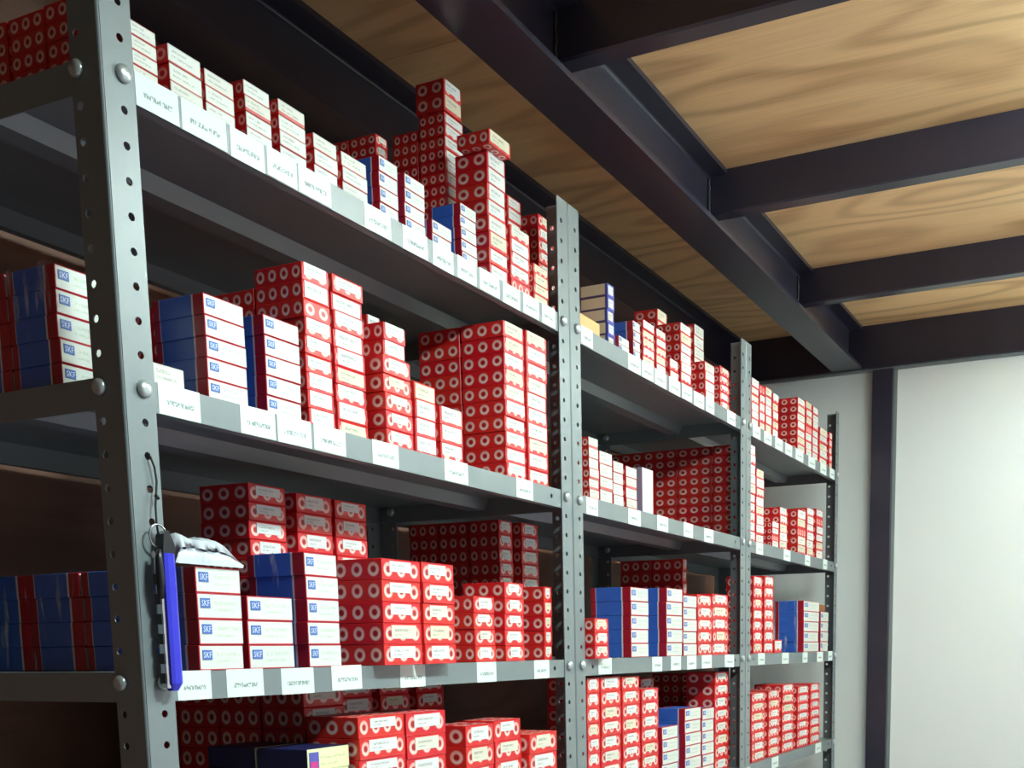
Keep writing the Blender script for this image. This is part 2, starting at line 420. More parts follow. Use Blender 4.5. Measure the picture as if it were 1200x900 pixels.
SD = .44; LT, LB = .011, -.021      # shelf depth, lip top and bottom measured from the bolts
def shelf_mesh():
    mb = MB(); a, b = .0024, .9966; t = .0014; f = .0018
    mb.box(a, b, f, SD-f, LT-t, LT)                                     # sheet
    holed_strip(mb, LB, LT-t, -.004, [a+.075, b-.075], b, a, t, lambda w,d,z: (z, f+d, w), .0042)   # front lip, punched near both ends
    mb.box(a, b, SD-f-t, SD-f, LB, LT-t)
    mb.box(a, b, f+t, f+.014, LB, LB+t); mb.box(a, b, SD-f-.014, SD-f-t, LB, LB+t)
    mb.box(a, a+t, f+t, SD-f-t, LB, LT-t); mb.box(b-t, b, f+t, SD-f-t, LB, LT-t)
    return mb.mesh('shelf', M['rack'])
SHELF = shelf_mesh()
STIFF = MB().prism([(.178,LT-.0016),(.188,-.010),(.222,-.010),(.232,LT-.0016)], .004, .995).mesh('stiffener', M['rack'])
TAGS = {"1,0": [[0.0432, 0.1013], [0.1036, 0.1701], [0.174, 0.2296], [0.2324, 0.2852], [0.2867, 0.3486], [0.414, 0.4736], [0.499, 0.5608], [0.5716, 0.6273], [0.6365, 0.6915], [0.699, 0.7604], [0.7684, 0.826], [0.8346, 0.8901], [0.8992, 0.9489]], "1,1": [[0.0468, 0.1062], [0.1658, 0.2249], [0.2271, 0.2893], [0.2925, 0.356], [0.4109, 0.4716], [0.5846, 0.6504], [0.7974, 0.8556]], "1,2": [[0.0468, 0.0978], [0.1201, 0.1812], [0.2108, 0.2719], [0.3053, 0.369], [0.4542, 0.5174], [0.6587, 0.7189], [0.8449, 0.9012]], "2,0": [[1.0486, 1.0983], [1.2575, 1.3215], [1.3258, 1.3888], [1.3934, 1.4597], [1.4744, 1.5399], [1.5502, 1.6141], [1.625, 1.6924], [1.7039, 1.763], [1.8563, 1.9219]], "2,1": [[1.059, 1.1104], [1.2498, 1.3146], [1.4018, 1.465], [1.5575, 1.6172], [1.6912, 1.7568]], "2,2": [[1.1006, 1.1632], [1.3677, 1.4255], [1.4756, 1.5382], [1.5761, 1.6377], [1.6724, 1.7443], [1.8393, 1.9128]], "3,0": [[2.0618, 2.1289], [2.1596, 2.2309], [2.2635, 2.3393], [2.3653, 2.4365], [2.4732, 2.5585], [2.6176, 2.6994], [2.763, 2.8399], [2.8853, 2.9493]], "3,1": [[2.0962, 2.1577], [2.3567, 2.4283], [2.5903, 2.651], [2.8113, 2.8677]], "3,2": [[2.1165, 2.1796], [2.3479, 2.4198], [2.5726, 2.6332], [2.7494, 2.827], [2.8959, 2.9551]], "3,3": [[2.2519, 2.3209], [2.7418, 2.8196]]}
def tag_mesh(w):
    mb = MB(); bm = mb.bm; mb.box(0, w, 0, .0003, 0, .0325)
    uvl = bm.loops.layers.uv.new('UVMap')
    for f in bm.faces:
        for l in f.loops: l[uvl].uv = (l.vert.co.x/w, l.vert.co.z/.0325)
    return mb.mesh('shelf_tag', M['tagpaper'])
unit_label = ['grey perforated steel shelving unit nearest the camera', 'grey perforated steel shelving unit in the middle of the row', 'grey perforated steel shelving unit beside the white far wall']
rt = random.Random(4)
for bay in range(3):
    un = empty('shelving_unit', (bay, 0, 0)); tag(un, unit_label[bay], 'shelf', 'row of steel shelving units')
    W = .9990
    for (x, y, sx, sy) in ((0,0,1,1),(W,0,-1,1),(0,SD,1,-1),(W,SD,-1,-1)):
        u = link('upright', UM[(sx,sy)], un, (x, y, 0))
        for k in range(5):
            z = ZO-k*S
            if sy > 0: link('bolt', BOLT, u, (sx*XH, -.0001, z))
            if (bay == 0 and sx > 0) or (bay == 2 and sx < 0):      # the open ends of the row: bolt heads outside
                bo = link('bolt', BOLT, u, (-sx*.0001, sy*YH, z)); bo.rotation_euler = (0,0,-math.pi/2 if sx > 0 else math.pi/2)
            else:                                                   # back to back uprights: bolt heads inside the bay
                bo = link('bolt', BOLT, u, (sx*.0040, sy*YH, z)); bo.rotation_euler = (0,0,math.pi/2 if sx > 0 else -math.pi/2)
    for k in range(7):
        s = link('shelf', SHELF, un, (0, 0, ZO-k*S))
        link('stiffener', STIFF, s)
        for (a, b_) in TAGS.get('%d,%d' % (bay+1, k), []):
            q = link('shelf_tag', tag_mesh(round(b_-a-.0015,4)), s, (a-bay, .0014, LB+rt.uniform(-.0008,.0012)))
            q.rotation_euler = (0, rt.uniform(-.012,.012), 0)

# ---------------------------------------------------------------- cartons
STACKS = [
[1, 0, "white", 0.0503, 0.0869, 0.012, 0.045, 0.0141, 4, 1, 0],
[1, 0, "white", 0.0993, 0.1481, 0.012, 0.045, 0.0184, 3, 1, 0],
[1, 0, "white", 0.1509, 0.1972, 0.012, 0.045, 0.0178, 3, 1, 0],
[1, 0, "white", 0.2123, 0.2572, 0.012, 0.045, 0.017, 4, 1, 0],
[1, 0, "white", 0.2693, 0.3193, 0.012, 0.045, 0.0177, 4, 1, 0],
[1, 0, "white", 0.3302, 0.3776, 0.012, 0.045, 0.0187, 3, 1, 0],
[1, 0, "white", 0.3849, 0.4388, 0.012, 0.045, 0.0184, 3, 1, 0],
[1, 0, "skf", 0.4625, 0.5075, 0.012, 0.06, 0.02, 4, 1, 0],
[1, 0, "skf", 0.5214, 0.5731, 0.012, 0.06, 0.0196, 4, 1, 0],
[1, 0, "skf", 0.5867, 0.6404, 0.012, 0.05, 0.019, 2, 1, 0],
[1, 0, "skf", 0.6652, 0.7127, 0.012, 0.06, 0.0176, 5, 1, 0],
[1, 0, "ringw", 0.7466, 0.8057, 0.012, 0.06, 0.0242, 8, 1, 0],
[1, 0, "ringw", 0.8146, 0.8815, 0.012, 0.05, 0.0209, 5, 1, 0],
[1, 0, "ringw", 0.8913, 0.9462, 0.012, 0.045, 0.0168, 4, 1, 0],
[1, 0, "ringw", 0.8976, 0.9476, 0.065, 0.06, 0.021, 9, 1, 1],
[1, 0, "ringw", 0.7621, 0.8204, 0.1, 0.05, 0.0183, 15, 2, 1],
[1, 0, "ring", 0.6454, 0.6781, 0.15, 0.05, 0.0158, 13, 2, 1],
[1, 1, "white", 0.052, 0.0977, 0.012, 0.06, 0.0236, 1, 1, 0],
[1, 1, "skf", 0.1286, 0.1939, 0.012, 0.078, 0.0232, 5, 1, 0],
[1, 1, "skf", 0.2228, 0.2875, 0.012, 0.078, 0.0235, 5, 1, 0],
[1, 1, "ringw", 0.2968, 0.3501, 0.012, 0.078, 0.0222, 9, 4, 0],
[1, 1, "ringw", 0.3748, 0.4414, 0.03, 0.07, 0.0234, 9, 1, 0],
[1, 1, "ring3", 0.4575, 0.5236, 0.012, 0.083, 0.0248, 5, 1, 0],
[1, 1, "ringw", 0.5512, 0.5861, 0.11, 0.06, 0.0268, 8, 1, 1],
[1, 1, "ringw", 0.5283, 0.5846, 0.012, 0.06, 0.0258, 4, 1, 0],
[1, 1, "ringw", 0.592, 0.6564, 0.012, 0.06, 0.0268, 3, 1, 0],
[1, 1, "ring3w", 0.785, 0.8535, 0.012, 0.083, 0.0252, 10, 2, 0],
[1, 1, "ring3w", 0.8594, 0.9333, 0.012, 0.083, 0.0255, 10, 1, 0],
[1, 2, "skf", 0.0851, 0.1562, 0.005, 0.09, 0.0293, 4, 4, 0],
[1, 2, "skf", 0.1612, 0.2426, 0.005, 0.09, 0.0291, 3, 1, 0],
[1, 2, "skf", 0.267, 0.3328, 0.005, 0.095, 0.0292, 5, 1, 0],
[1, 2, "ring3", 0.3911, 0.4829, -0.02, 0.085, 0.0292, 5, 1, 0],
[1, 2, "ring3", 0.4861, 0.5704, -0.02, 0.085, 0.0294, 5, 1, 0],
[1, 2, "ring", 0.6714, 0.738, 0.012, 0.07, 0.0266, 4, 1, 0],
[1, 2, "ring", 0.7666, 0.8337, 0.012, 0.083, 0.0266, 5, 1, 0],
[1, 2, "ring", 0.9182, 0.9505, 0.02, 0.055, 0.0265, 5, 1, 0],
[1, 2, "ring3", 0.306, 0.3808, 0.13, 0.087, 0.0246, 10, 1, 1],
[1, 2, "ring3", 0.3999, 0.4784, 0.13, 0.087, 0.0271, 9, 1, 1],
[1, 2, "ring3", 0.4841, 0.5602, 0.13, 0.087, 0.0271, 9, 1, 1],
[2, 2, "ring3", 1.0643, 1.1206, 0.2, 0.07, 0.0276, 10, 3, 1],
[2, 2, "ring3", 1.1549, 1.2265, 0.2, 0.07, 0.0279, 10, 1, 1],
[1, 3, "navy", 0.2616, 0.3486, 0.012, 0.085, 0.0286, 7, 2, 0],
[1, 3, "ring3", 0.3528, 0.4612, 0.0, 0.09, 0.0296, 8, 1, 0],
[1, 3, "ring3", 0.4612, 0.565, 0.0, 0.09, 0.0337, 7, 1, 0],
[1, 3, "ring", 0.6352, 0.7235, 0.012, 0.075, 0.0342, 6, 1, 0],
[1, 3, "ring", 0.7236, 0.8142, 0.012, 0.075, 0.0346, 6, 1, 0],
[1, 3, "ring3", 0.8188, 0.9226, 0.0, 0.09, 0.0356, 5, 1, 0],
[2, 0, "cream", 1.2025, 1.2359, 0.02, 0.06, 0.0244, 5, 1, 0],
[2, 0, "manila", 1.0667, 1.1536, 0.012, 0.04, 0.0298, 1, 1, 0],
[2, 0, "skf", 1.2356, 1.2892, 0.012, 0.04, 0.0155, 2, 1, 0],
[2, 0, "skf", 1.3059, 1.344, 0.012, 0.07, 0.0192, 4, 1, 0],
[2, 0, "ringw", 1.3553, 1.421, 0.012, 0.055, 0.0182, 5, 1, 0],
[2, 0, "ringw", 1.428, 1.4853, 0.012, 0.055, 0.0183, 5, 1, 0],
[2, 0, "ringw", 1.6405, 1.7015, 0.1, 0.06, 0.0249, 8, 2, 1],
[2, 0, "ringw", 1.6138, 1.6841, 0.03, 0.06, 0.0219, 7, 1, 0],
[2, 0, "ringw", 1.5043, 1.5601, 0.012, 0.045, 0.0235, 2, 1, 0],
[2, 0, "white", 1.8458, 1.9124, 0.085, 0.06, 0.0268, 8, 1, 1],
[2, 0, "ringw", 1.7286, 1.7958, 0.012, 0.06, 0.0226, 4, 1, 0],
[2, 0, "ring", 1.8327, 1.9027, 0.012, 0.06, 0.0205, 5, 1, 0],
[2, 1, "white", 1.0946, 1.1378, 0.012, 0.05, 0.0195, 6, 1, 0],
[2, 1, "white", 1.1423, 1.2006, 0.012, 0.05, 0.0246, 4, 1, 0],
[2, 1, "white", 1.2044, 1.2534, 0.012, 0.05, 0.022, 4, 1, 0],
[2, 1, "white", 1.2659, 1.3205, 0.012, 0.05, 0.0216, 4, 1, 0],
[2, 1, "plain", 1.3486, 1.4083, 0.012, 0.06, 0.0955, 1, 1, 0],
[2, 2, "ring", 1.0545, 1.1188, -0.015, 0.05, 0.0259, 3, 1, 0],
[2, 2, "skf", 1.281, 1.3752, 0.012, 0.095, 0.0296, 5, 1, 0],
[2, 2, "skf", 1.4767, 1.5754, 0.012, 0.095, 0.031, 5, 1, 0],
[2, 2, "skf", 1.578, 1.6681, 0.012, 0.08, 0.0285, 5, 1, 0],
[2, 2, "ring", 1.6727, 1.777, 0.012, 0.09, 0.0295, 5, 1, 0],
[2, 2, "ring", 1.777, 1.8989, 0.012, 0.09, 0.0307, 5, 1, 0],
[2, 2, "ring", 1.9212, 2.0619, 0.15, 0.09, 0.0319, 8, 2, 1],
[2, 3, "ring", 1.0696, 1.1282, 0.012, 0.09, 0.0299, 9, 1, 0],
[2, 3, "ring", 1.1321, 1.2292, 0.012, 0.09, 0.0299, 9, 1, 0],
[2, 3, "ring", 1.2334, 1.3252, 0.012, 0.09, 0.0297, 9, 1, 0],
[2, 3, "ring", 1.3337, 1.4284, 0.012, 0.09, 0.0297, 8, 1, 0],
[2, 3, "skf", 1.4467, 1.5449, 0.012, 0.055, 0.0292, 5, 1, 0],
[2, 3, "skf", 1.5889, 1.6975, 0.012, 0.08, 0.0301, 6, 1, 0],
[2, 3, "skf", 1.7034, 1.7892, 0.012, 0.08, 0.0291, 6, 1, 0],
[2, 3, "ring", 1.8447, 1.9543, 0.03, 0.08, 0.0327, 8, 1, 0],
[3, 0, "ringw", 2.0817, 2.1486, 0.012, 0.07, 0.021, 6, 1, 0],
[3, 0, "ringw", 2.1524, 2.2026, 0.012, 0.07, 0.0245, 5, 1, 0],
[3, 0, "ringw", 2.2064, 2.2662, 0.012, 0.07, 0.0258, 5, 1, 0],
[3, 0, "ringw", 2.2746, 2.3301, 0.012, 0.07, 0.0248, 5, 1, 0],
[3, 0, "ring3w", 2.5275, 2.6137, 0.012, 0.085, 0.0231, 7, 1, 0],
[3, 0, "ringw", 2.6236, 2.6937, 0.012, 0.07, 0.0243, 7, 1, 0],
[3, 0, "ringw", 2.7044, 2.7722, 0.012, 0.07, 0.0242, 7, 1, 0],
[3, 0, "ring3w", 2.7912, 2.8901, 0.012, 0.085, 0.0237, 5, 1, 0],
[3, 0, "ring", 2.9133, 2.971, 0.012, 0.07, 0.0246, 5, 1, 0],
[3, 1, "ring3w", 2.0478, 2.1212, 0.012, 0.1, 0.0256, 10, 4, 0],
[3, 1, "ringw", 2.1259, 2.1992, 0.012, 0.07, 0.0251, 8, 1, 0],
[3, 1, "ringw", 2.2747, 2.3421, 0.012, 0.05, 0.0181, 4, 1, 0],
[3, 1, "ringw", 2.3494, 2.4285, 0.012, 0.08, 0.0243, 5, 1, 0],
[3, 1, "ringw", 2.5396, 2.6372, 0.012, 0.08, 0.0269, 5, 1, 0],
[3, 1, "ringw", 2.6469, 2.7292, 0.012, 0.08, 0.0252, 6, 1, 0],
[3, 1, "ringw", 2.7609, 2.848, 0.012, 0.08, 0.0268, 6, 1, 0],
[3, 2, "ring", 2.1039, 2.1889, 0.012, 0.08, 0.0307, 7, 1, 0],
[3, 2, "ring", 2.2048, 2.295, 0.012, 0.08, 0.0315, 7, 1, 0],
[3, 2, "ringw", 2.3079, 2.3863, 0.012, 0.05, 0.0396, 1, 1, 0],
[3, 2, "skf", 2.6185, 2.8076, 0.012, 0.095, 0.0329, 5, 1, 0],
[3, 2, "skf", 2.8315, 2.9344, 0.012, 0.09, 0.0337, 4, 1, 0],
[3, 3, "ring", 2.0934, 2.2194, 0.012, 0.09, 0.028, 7, 1, 0],
[3, 3, "ring", 2.2523, 2.3638, 0.012, 0.09, 0.0282, 7, 1, 0],
[3, 3, "ring", 2.3901, 2.5201, 0.012, 0.09, 0.03, 7, 1, 0],
[3, 3, "ring", 2.5592, 2.6911, 0.012, 0.09, 0.0284, 7, 1, 0],
[3, 3, "ring", 2.712, 2.832, 0.012, 0.09, 0.0288, 7, 1, 0],
[1, 1, "skf", 0.012, 0.077, 0.105, 0.075, 0.0254, 5, 2, 1],
[1, 0, "ring", 0.045, 0.1, 0.075, 0.055, 0.0185, 5, 3, 1],
[2, 0, "ring", 1.052, 1.12, 0.09, 0.06, 0.0213, 10, 2, 1],
[1, 3, "ring", 0.36, 0.45, 0.1, 0.078, 0.031, 9, 4, 1],
[1, 3, "ring", 0.62, 0.71, 0.25, 0.09, 0.031, 9, 1, 1],
[1, 3, "ring", 0.73, 0.82, 0.25, 0.09, 0.031, 9, 1, 1],
[1, 3, "ring", 0.84, 0.93, 0.25, 0.09, 0.031, 9, 1, 1],
[1, 0, "ringw", 0.758, 0.812, 0.096, 0.055, 0.024, 2, 1, 1, 0.2855],
[1, 0, "ringw", 0.728, 0.797, -0.004, 0.06, 0.0215, 1, 1, 0, 0.2046],
[1, 1, "ringw", 0.468, 0.522, 0.018, 0.06, 0.0235, 2, 1, 0, -0.172],
[3, 2, "brown", 2.845, 2.925, 0.02, 0.06, 0.025, 1, 1, 0, -0.4682],
[2, 3, "ring", 1.75, 1.84, 0.2, 0.09, 0.031, 8, 2, 1],
[3, 3, "ring", 2.25, 2.35, 0.2, 0.09, 0.031, 8, 2, 1]]
STOCK = set("14_0_0 14_0_1 14_0_2 14_0_3 14_0_4 14_0_5 15_0_0 15_0_1 15_0_2 15_0_3 15_0_4 15_0_5 15_1_0 15_1_1 15_1_2 15_1_3 15_1_4 15_1_5 15_1_6 15_1_7 15_1_8 16_0_0 16_0_1 16_0_2 16_0_3 16_0_4 16_0_5 16_0_6 16_0_7 16_0_8 16_0_9 16_1_0 16_1_1 16_1_2 16_1_3 16_1_4 16_1_5 16_1_6 16_1_7 16_1_8 16_1_9 16_1_10 20_1_0 20_1_1 20_1_2 20_1_3 20_1_4 20_1_5 20_2_0 20_2_1 20_2_2 20_2_3 20_2_4 20_2_5 20_2_6 20_2_7 20_3_0 20_3_1 20_3_2 20_3_3 23_0_0 23_0_1 23_0_2 23_0_3 23_0_4 23_0_5 23_0_6 26_1_0 36_0_0 36_0_1 36_0_2 37_0_0 37_0_1 37_0_2 37_0_3 37_0_4 38_0_0 38_0_1 38_0_2 38_0_3 38_0_4 39_0_0 39_0_1 39_0_2 39_0_3 39_0_4 39_1_0 39_1_1 39_1_2 39_1_3 39_2_0 39_2_1 39_2_2 39_2_3 39_2_4 39_2_5 39_2_6 40_0_0 40_0_1 40_0_2 40_0_3 40_0_4 41_0_0 41_0_1 41_0_2 41_0_3 41_0_4 41_1_0 41_1_1 41_1_2 41_1_3 41_1_4 42_0_0 42_0_1 42_0_2 42_0_3 42_0_4 43_0_0 43_0_1 43_0_2 43_0_3 44_0_0 44_0_1 44_0_2 45_0_0 45_0_1 45_0_2 46_0_0 46_0_1 46_0_2 53_0_0 53_0_1 53_0_2 53_0_3 53_0_4 53_0_5 53_1_0 53_1_1 53_1_2 53_1_3 53_1_4 53_1_5 53_1_6 56_0_0 56_0_1 56_0_2 56_0_3 70_0_0 70_0_1 70_0_2 70_0_3 70_0_4 70_1_0 70_1_1 70_1_2 70_1_3 70_1_4 71_0_0 71_0_1 72_0_0 72_0_1 73_0_0 73_0_1 74_0_0 75_0_0 88_1_0 88_2_0 88_2_1 88_3_0 88_3_1 88_3_2 88_3_3 88_3_4 88_3_5 88_3_6 88_3_7 106_0_0 106_1_0 106_2_0 107_0_0 107_0_1 107_0_3 107_1_0 107_1_1 107_1_2 107_1_3 107_1_4 107_1_5 107_1_6 107_1_7 107_1_8 107_1_9 108_0_0 108_0_1 108_0_2 108_0_3 108_0_4 108_0_5 108_1_0 108_1_1 108_1_2 108_1_3 108_1_4 108_1_5 108_2_0 108_2_1 108_2_2 108_2_3 108_2_4 108_3_0 108_3_1 108_3_2 108_3_3 108_3_4 108_3_8 109_0_0 109_0_1 109_0_2 109_0_3 109_0_4 109_0_5 109_0_6 110_0_0 110_0_1 110_0_2 110_0_3 110_0_4 110_0_5 110_0_6 111_0_0 111_0_1 111_0_2 111_0_3 111_0_4 111_0_5 116_0_0 116_0_1 116_0_2 116_0_3 116_0_4 116_0_5 116_0_6 116_1_0 116_1_1 116_1_2 116_1_3 116_1_4 116_1_5 116_1_6 116_1_7 117_0_0 117_0_1 117_0_2 117_0_3 117_1_0 117_1_1 117_1_2 117_1_3".split())     # cartons too small or hidden to be told apart: joined below
ZS = [ZO+LT-k*S for k in range(4)]
def text_mesh(body):
    cu = bpy.data.curves.new('letters', 'FONT'); cu.body = body; cu.size = 1; cu.align_x = 'CENTER'; cu.align_y = 'CENTER'; cu.resolution_u = 1
    ob = bpy.data.objects.new('letters', cu); COL.objects.link(ob)
    bpy.context.view_layer.update()
    me = bpy.data.meshes.new_from_object(ob.evaluated_get(bpy.context.evaluated_depsgraph_get()))
    bpy.data.objects.remove(ob)
    vs = [tuple(v.co) for v in me.vertices]; fs = [tuple(p.vertices) for p in me.polygons]
    xs = [v[0] for v in vs]; ys = [v[1] for v in vs]
    cx, cy, sx, sy = (max(xs)+min(xs))/2, (max(ys)+min(ys))/2, max(xs)-min(xs), max(ys)-min(ys)
    return [((x-cx)/sx, (y-cy)/sy) for x, y, _ in vs], fs
LETTERS = text_mesh('SKF')
MATS = {   # body materials: sides, front, top
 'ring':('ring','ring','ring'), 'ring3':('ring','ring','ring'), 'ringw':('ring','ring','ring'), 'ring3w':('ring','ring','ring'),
 'white':('ring','whitefront','ring'), 'skf':('blueside','bluefront','blueside'), 'cream':('cream','violet','cream'),
 'manila':('manila','manila','manila'), 'plain':('lilac','plainwhite','plainwhite'), 'navy':('navy','yellowlabel','navy'), 'brown':('brown','brown','brown')}
cache = {}
def carton_mesh(kind, w, d, h):
    key = (kind, w, d, h)
    if key in cache: return cache[key]
    bm = bmesh.new()
    r = bmesh.ops.create_cube(bm, size=1); bmesh.ops.scale(bm, vec=(w,d,h), verts=bm.verts); bmesh.ops.translate(bm, vec=(0,d/2,h/2), verts=bm.verts)
    bmesh.ops.bevel(bm, geom=list(bm.edges), offset=.0007, segments=1, affect='EDGES', profile=.5)
    front = max(bm.faces, key=lambda f: (-f.normal.y)*f.calc_area())
    bmesh.ops.inset_individual(bm, faces=[front], thickness=.0009, depth=-.0004)       # tucked end flap
    uvl = bm.loops.layers.uv.new('UVMap')
    nd = max(1, round(d/h)) if kind.startswith('ring') or kind == 'white' else 1
    nf = max(1, round(w/h)) if kind.startswith('ring') else 1
    if kind in ('ring3','ring3w'): nd = 3
    for f in bm.faces:
        n = f.normal; ax = max(range(3), key=lambda i: abs(n[i]))
        f.material_index = 1 if (ax == 1 and n.y < 0) else (2 if ax == 2 else 0)
        for l in f.loops:
            x, y, z = l.vert.co; x += w/2
            if ax == 1: l[uvl].uv = (x/w*nf, z/h)
            elif ax == 0: l[uvl].uv = (y/d*nd, z/h)
            else: l[uvl].uv = (y/d*nd, x/w*max(1,nf))
    me = bpy.data.meshes.new(kind); bm.to_mesh(me); bm.free()
    for k in MATS[kind]: me.materials.append(M[k])
    cache[key] = me
    return me
def panel_mesh(key, x0, x1, z0, z1, mat, y=-.0003, cut=0.0):
    key = ('panel', key, round(x0,4), round(x1,4), round(z0,4), round(z1,4), mat)
    if key in cache: return cache[key]
    mb = MB(); mb.box(x0, x1, y, .0005, z0, z1); bm = mb.bm; uvl = bm.loops.layers.uv.new('UVMap')
    for f in bm.faces:
        for l in f.loops: l[uvl].uv = ((l.vert.co.x-x0)/(x1-x0), (l.vert.co.z-z0)/(z1-z0))
    cache[key] = mb.mesh('panel', M[mat]); return cache[key]
def logo_mesh(w, h):
    key = ('logo', w, h)
    if key in cache: return cache[key]
    x0, x1, z0, z1 = -w/2+w*.075, -w/2+w*.285, h*.42, h*.80
    mb = MB(); mb.box(x0, x1, -.0003, .0005, z0, z1)
    cx, cz = (x0+x1)/2, (z0+z1)/2
    vs, fs = LETTERS
    V = [mb.bm.verts.new((cx+x*(x1-x0)*.8, -.00045, cz+y*(z1-z0)*.62)) for x, y in vs]
    for f in fs:
        try: mb.bm.faces.new([V[i] for i in f]).material_index = 1
        except ValueError: pass
    cache[key] = mb.mesh('logo', [M['logo'], M['logowhite']], recalc=False); return cache[key]

ORD = ['','first','second','third','fourth','fifth','sixth','seventh','eighth','ninth','tenth','eleventh','twelfth','thirteenth','fourteenth','fifteenth','sixteenth']
NAME = {'ring':'red_carton','ring3':'red_carton','ringw':'labelled_carton','ring3w':'labelled_carton','white':'white_end_carton','skf':'blue_carton','cream':'cream_carton','manila':'card_carton','plain':'white_carton','navy':'navy_carton','brown':'card_carton'}
LOOK = {'ring':'red ring-print carton','ring3':'red ring-print carton','ringw':'red carton, white end','ring3w':'red carton, white end','white':'white-ended red carton','skf':'blue carton, white end','cream':'cream carton, blue end','manila':'tan carton','plain':'tall plain white carton','navy':'navy carton, yellow end','brown':'brown carton'}
GROUPS = {'red_carton':'red ring-print cartons on the racks','labelled_carton':'red cartons with white end labels','white_end_carton':'white-ended cartons on the top shelf','blue_carton':'blue and white cartons on the racks','cream_carton':'cream cartons with blue ends','card_carton':'plain card cartons'}
SHELFN = ['top shelf','second shelf','third shelf','fourth shelf']; BAYN = ['','near rack','middle rack','far rack']
rnd_ = random.Random(11)
# order the stacks of each shelf from left to right so that every stack gets a name of its own
front = {}; rear = {}
for i, s in enumerate(STACKS):
    if len(s) > 11: continue                # these stand on another stack and are named after it
    (rear if s[10] else front).setdefault((s[0],s[1]), []).append(i)
place = {}
for dct, word in ((front,'front'),(rear,'rear')):
    for k, lst in dct.items():
        lst.sort(key=lambda i: (STACKS[i][3], STACKS[i][7]))
        for j, i in enumerate(lst): place[i] = '%s %s stack from left' % (ORD[j+1], word)
for i, s in enumerate(STACKS):
    if len(s) > 11:
        under = [j for j, t in enumerate(STACKS) if len(t) == 11 and t[:2] == s[:2] and t[3] < s[4] and s[3] < t[4] and t[5] < s[5]+s[6] and s[5] < t[5]+t[6]]
        place[i] = 'atop ' + place[max(under, key=lambda j: min(s[4],STACKS[j][4])-max(s[3],STACKS[j][3]))]
labels_used = set()
stock = []
for i, s in enumerate(STACKS):
    bay, lv, kind, x0, x1, yf, d, h, n, rows = s[:10]
    zb = ZO + s[11] + .0006 if len(s) > 11 else ZS[lv] + .0003
    x1 = min(x1, {1:.955,2:1.955,3:2.955}[bay]); gap = .0032
    w = round(x1-x0-gap, 4); h_ = round(h-.0002, 5); me = carton_mesh(kind, w, d, h_)
    for r in range(rows):
        nn = n if r == 0 or kind.endswith('3w') else max(1, n-(1 if kind=='ringw' and r else 0))
        drift = rnd_.uniform(-.0008,.0008)
        for k in range(nn):
            key = '%d_%d_%d' % (i, r, k)
            loc = ((x0+x1)/2 + rnd_.uniform(-.0010,.0010), yf + r*(d+.003) + rnd_.uniform(0,.0016), zb + k*h)
            rz = rnd_.uniform(-.010,.010)
            extra = []
            if kind.startswith('ring'):
                big = kind.endswith('w')
                a0 = rnd_.uniform(.05,.10) if big else rnd_.uniform(.16,.24); a1 = rnd_.uniform(.05,.10) if big else rnd_.uniform(.14,.26)
                lo = rnd_.choice([.10,.2,.3,.34]) if big else rnd_.choice([.26,.34,.40,.44]); hi = rnd_.uniform(.93,.99) if big else rnd_.uniform(.88,.95)
                q = lambda t: round(t*20)/20 if not big else round(t*40)/40
                if not (kind == 'ringw' and rnd_.random() < .04): extra.append(('paper_label', panel_mesh(kind, -w/2+w*q(a0), w/2-w*q(a1), h_*lo, h_*round(hi,1), 'label')))
            elif kind == 'skf': extra.append(('logo', logo_mesh(w, h_)))
            elif kind == 'cream' and lv == 0: extra.append(('paper_label', panel_mesh(kind, -w*.38, w*.30, h_*.2, h_*.85, 'label')))
            elif kind == 'navy': extra += [('logo_patch', panel_mesh('n', -w*.46, -w*.24, h_*.1, h_*.85, 'violet')), ('logo_patch', panel_mesh('n2', -w*.44, -w*.27, h_*.12, h_*.42, 'magenta', -.0006))]
            if key in STOCK:
                stock.append((me, loc, rz)); stock += [(m2, loc, rz) for _, m2 in extra]
                continue
            o = link(NAME[kind], me, None, loc, rz)
            pos = 'top one' if (k == nn-1 and nn > 1) else ('only one' if nn == 1 else ('bottom one' if k == 0 else ORD[nn-k] + ' down'))
            st = place[i] if r == 0 else '%s row behind %s' % (ORD[r+1], place[i].replace(' from left',''))
            lab = '%s, %s, %s, %s %s' % (LOOK[kind], pos, st, SHELFN[lv], BAYN[bay])
            assert lab not in labels_used, lab
            labels_used.add(lab)
            tag(o, lab, 'box', GROUPS.get(NAME[kind]))
            for nm, m2 in extra: link(nm, m2, o)
if stock:
    bm = bmesh.new(); mats = []
    for me, loc, rz in stock:
        t = me.copy(); t.transform(Matrix.Translation(loc) @ Matrix.Rotation(rz, 4, 'Z'))
        idx = []
        for m in me.materials:
            if m not in mats: mats.append(m)
            idx.append(mats.index(m))
        for p in t.polygons: p.material_index = idx[p.material_index]
        bm.from_mesh(t); bpy.data.meshes.remove(t)
    me = bpy.data.meshes.new('carton_stock'); bm.to_mesh(me); bm.free()
    for m in mats: me.materials.append(m)
    o = link('carton_stock', me); tag(o, 'further cartons packed behind and below the front stacks on all racks', 'boxes', kind='stuff')
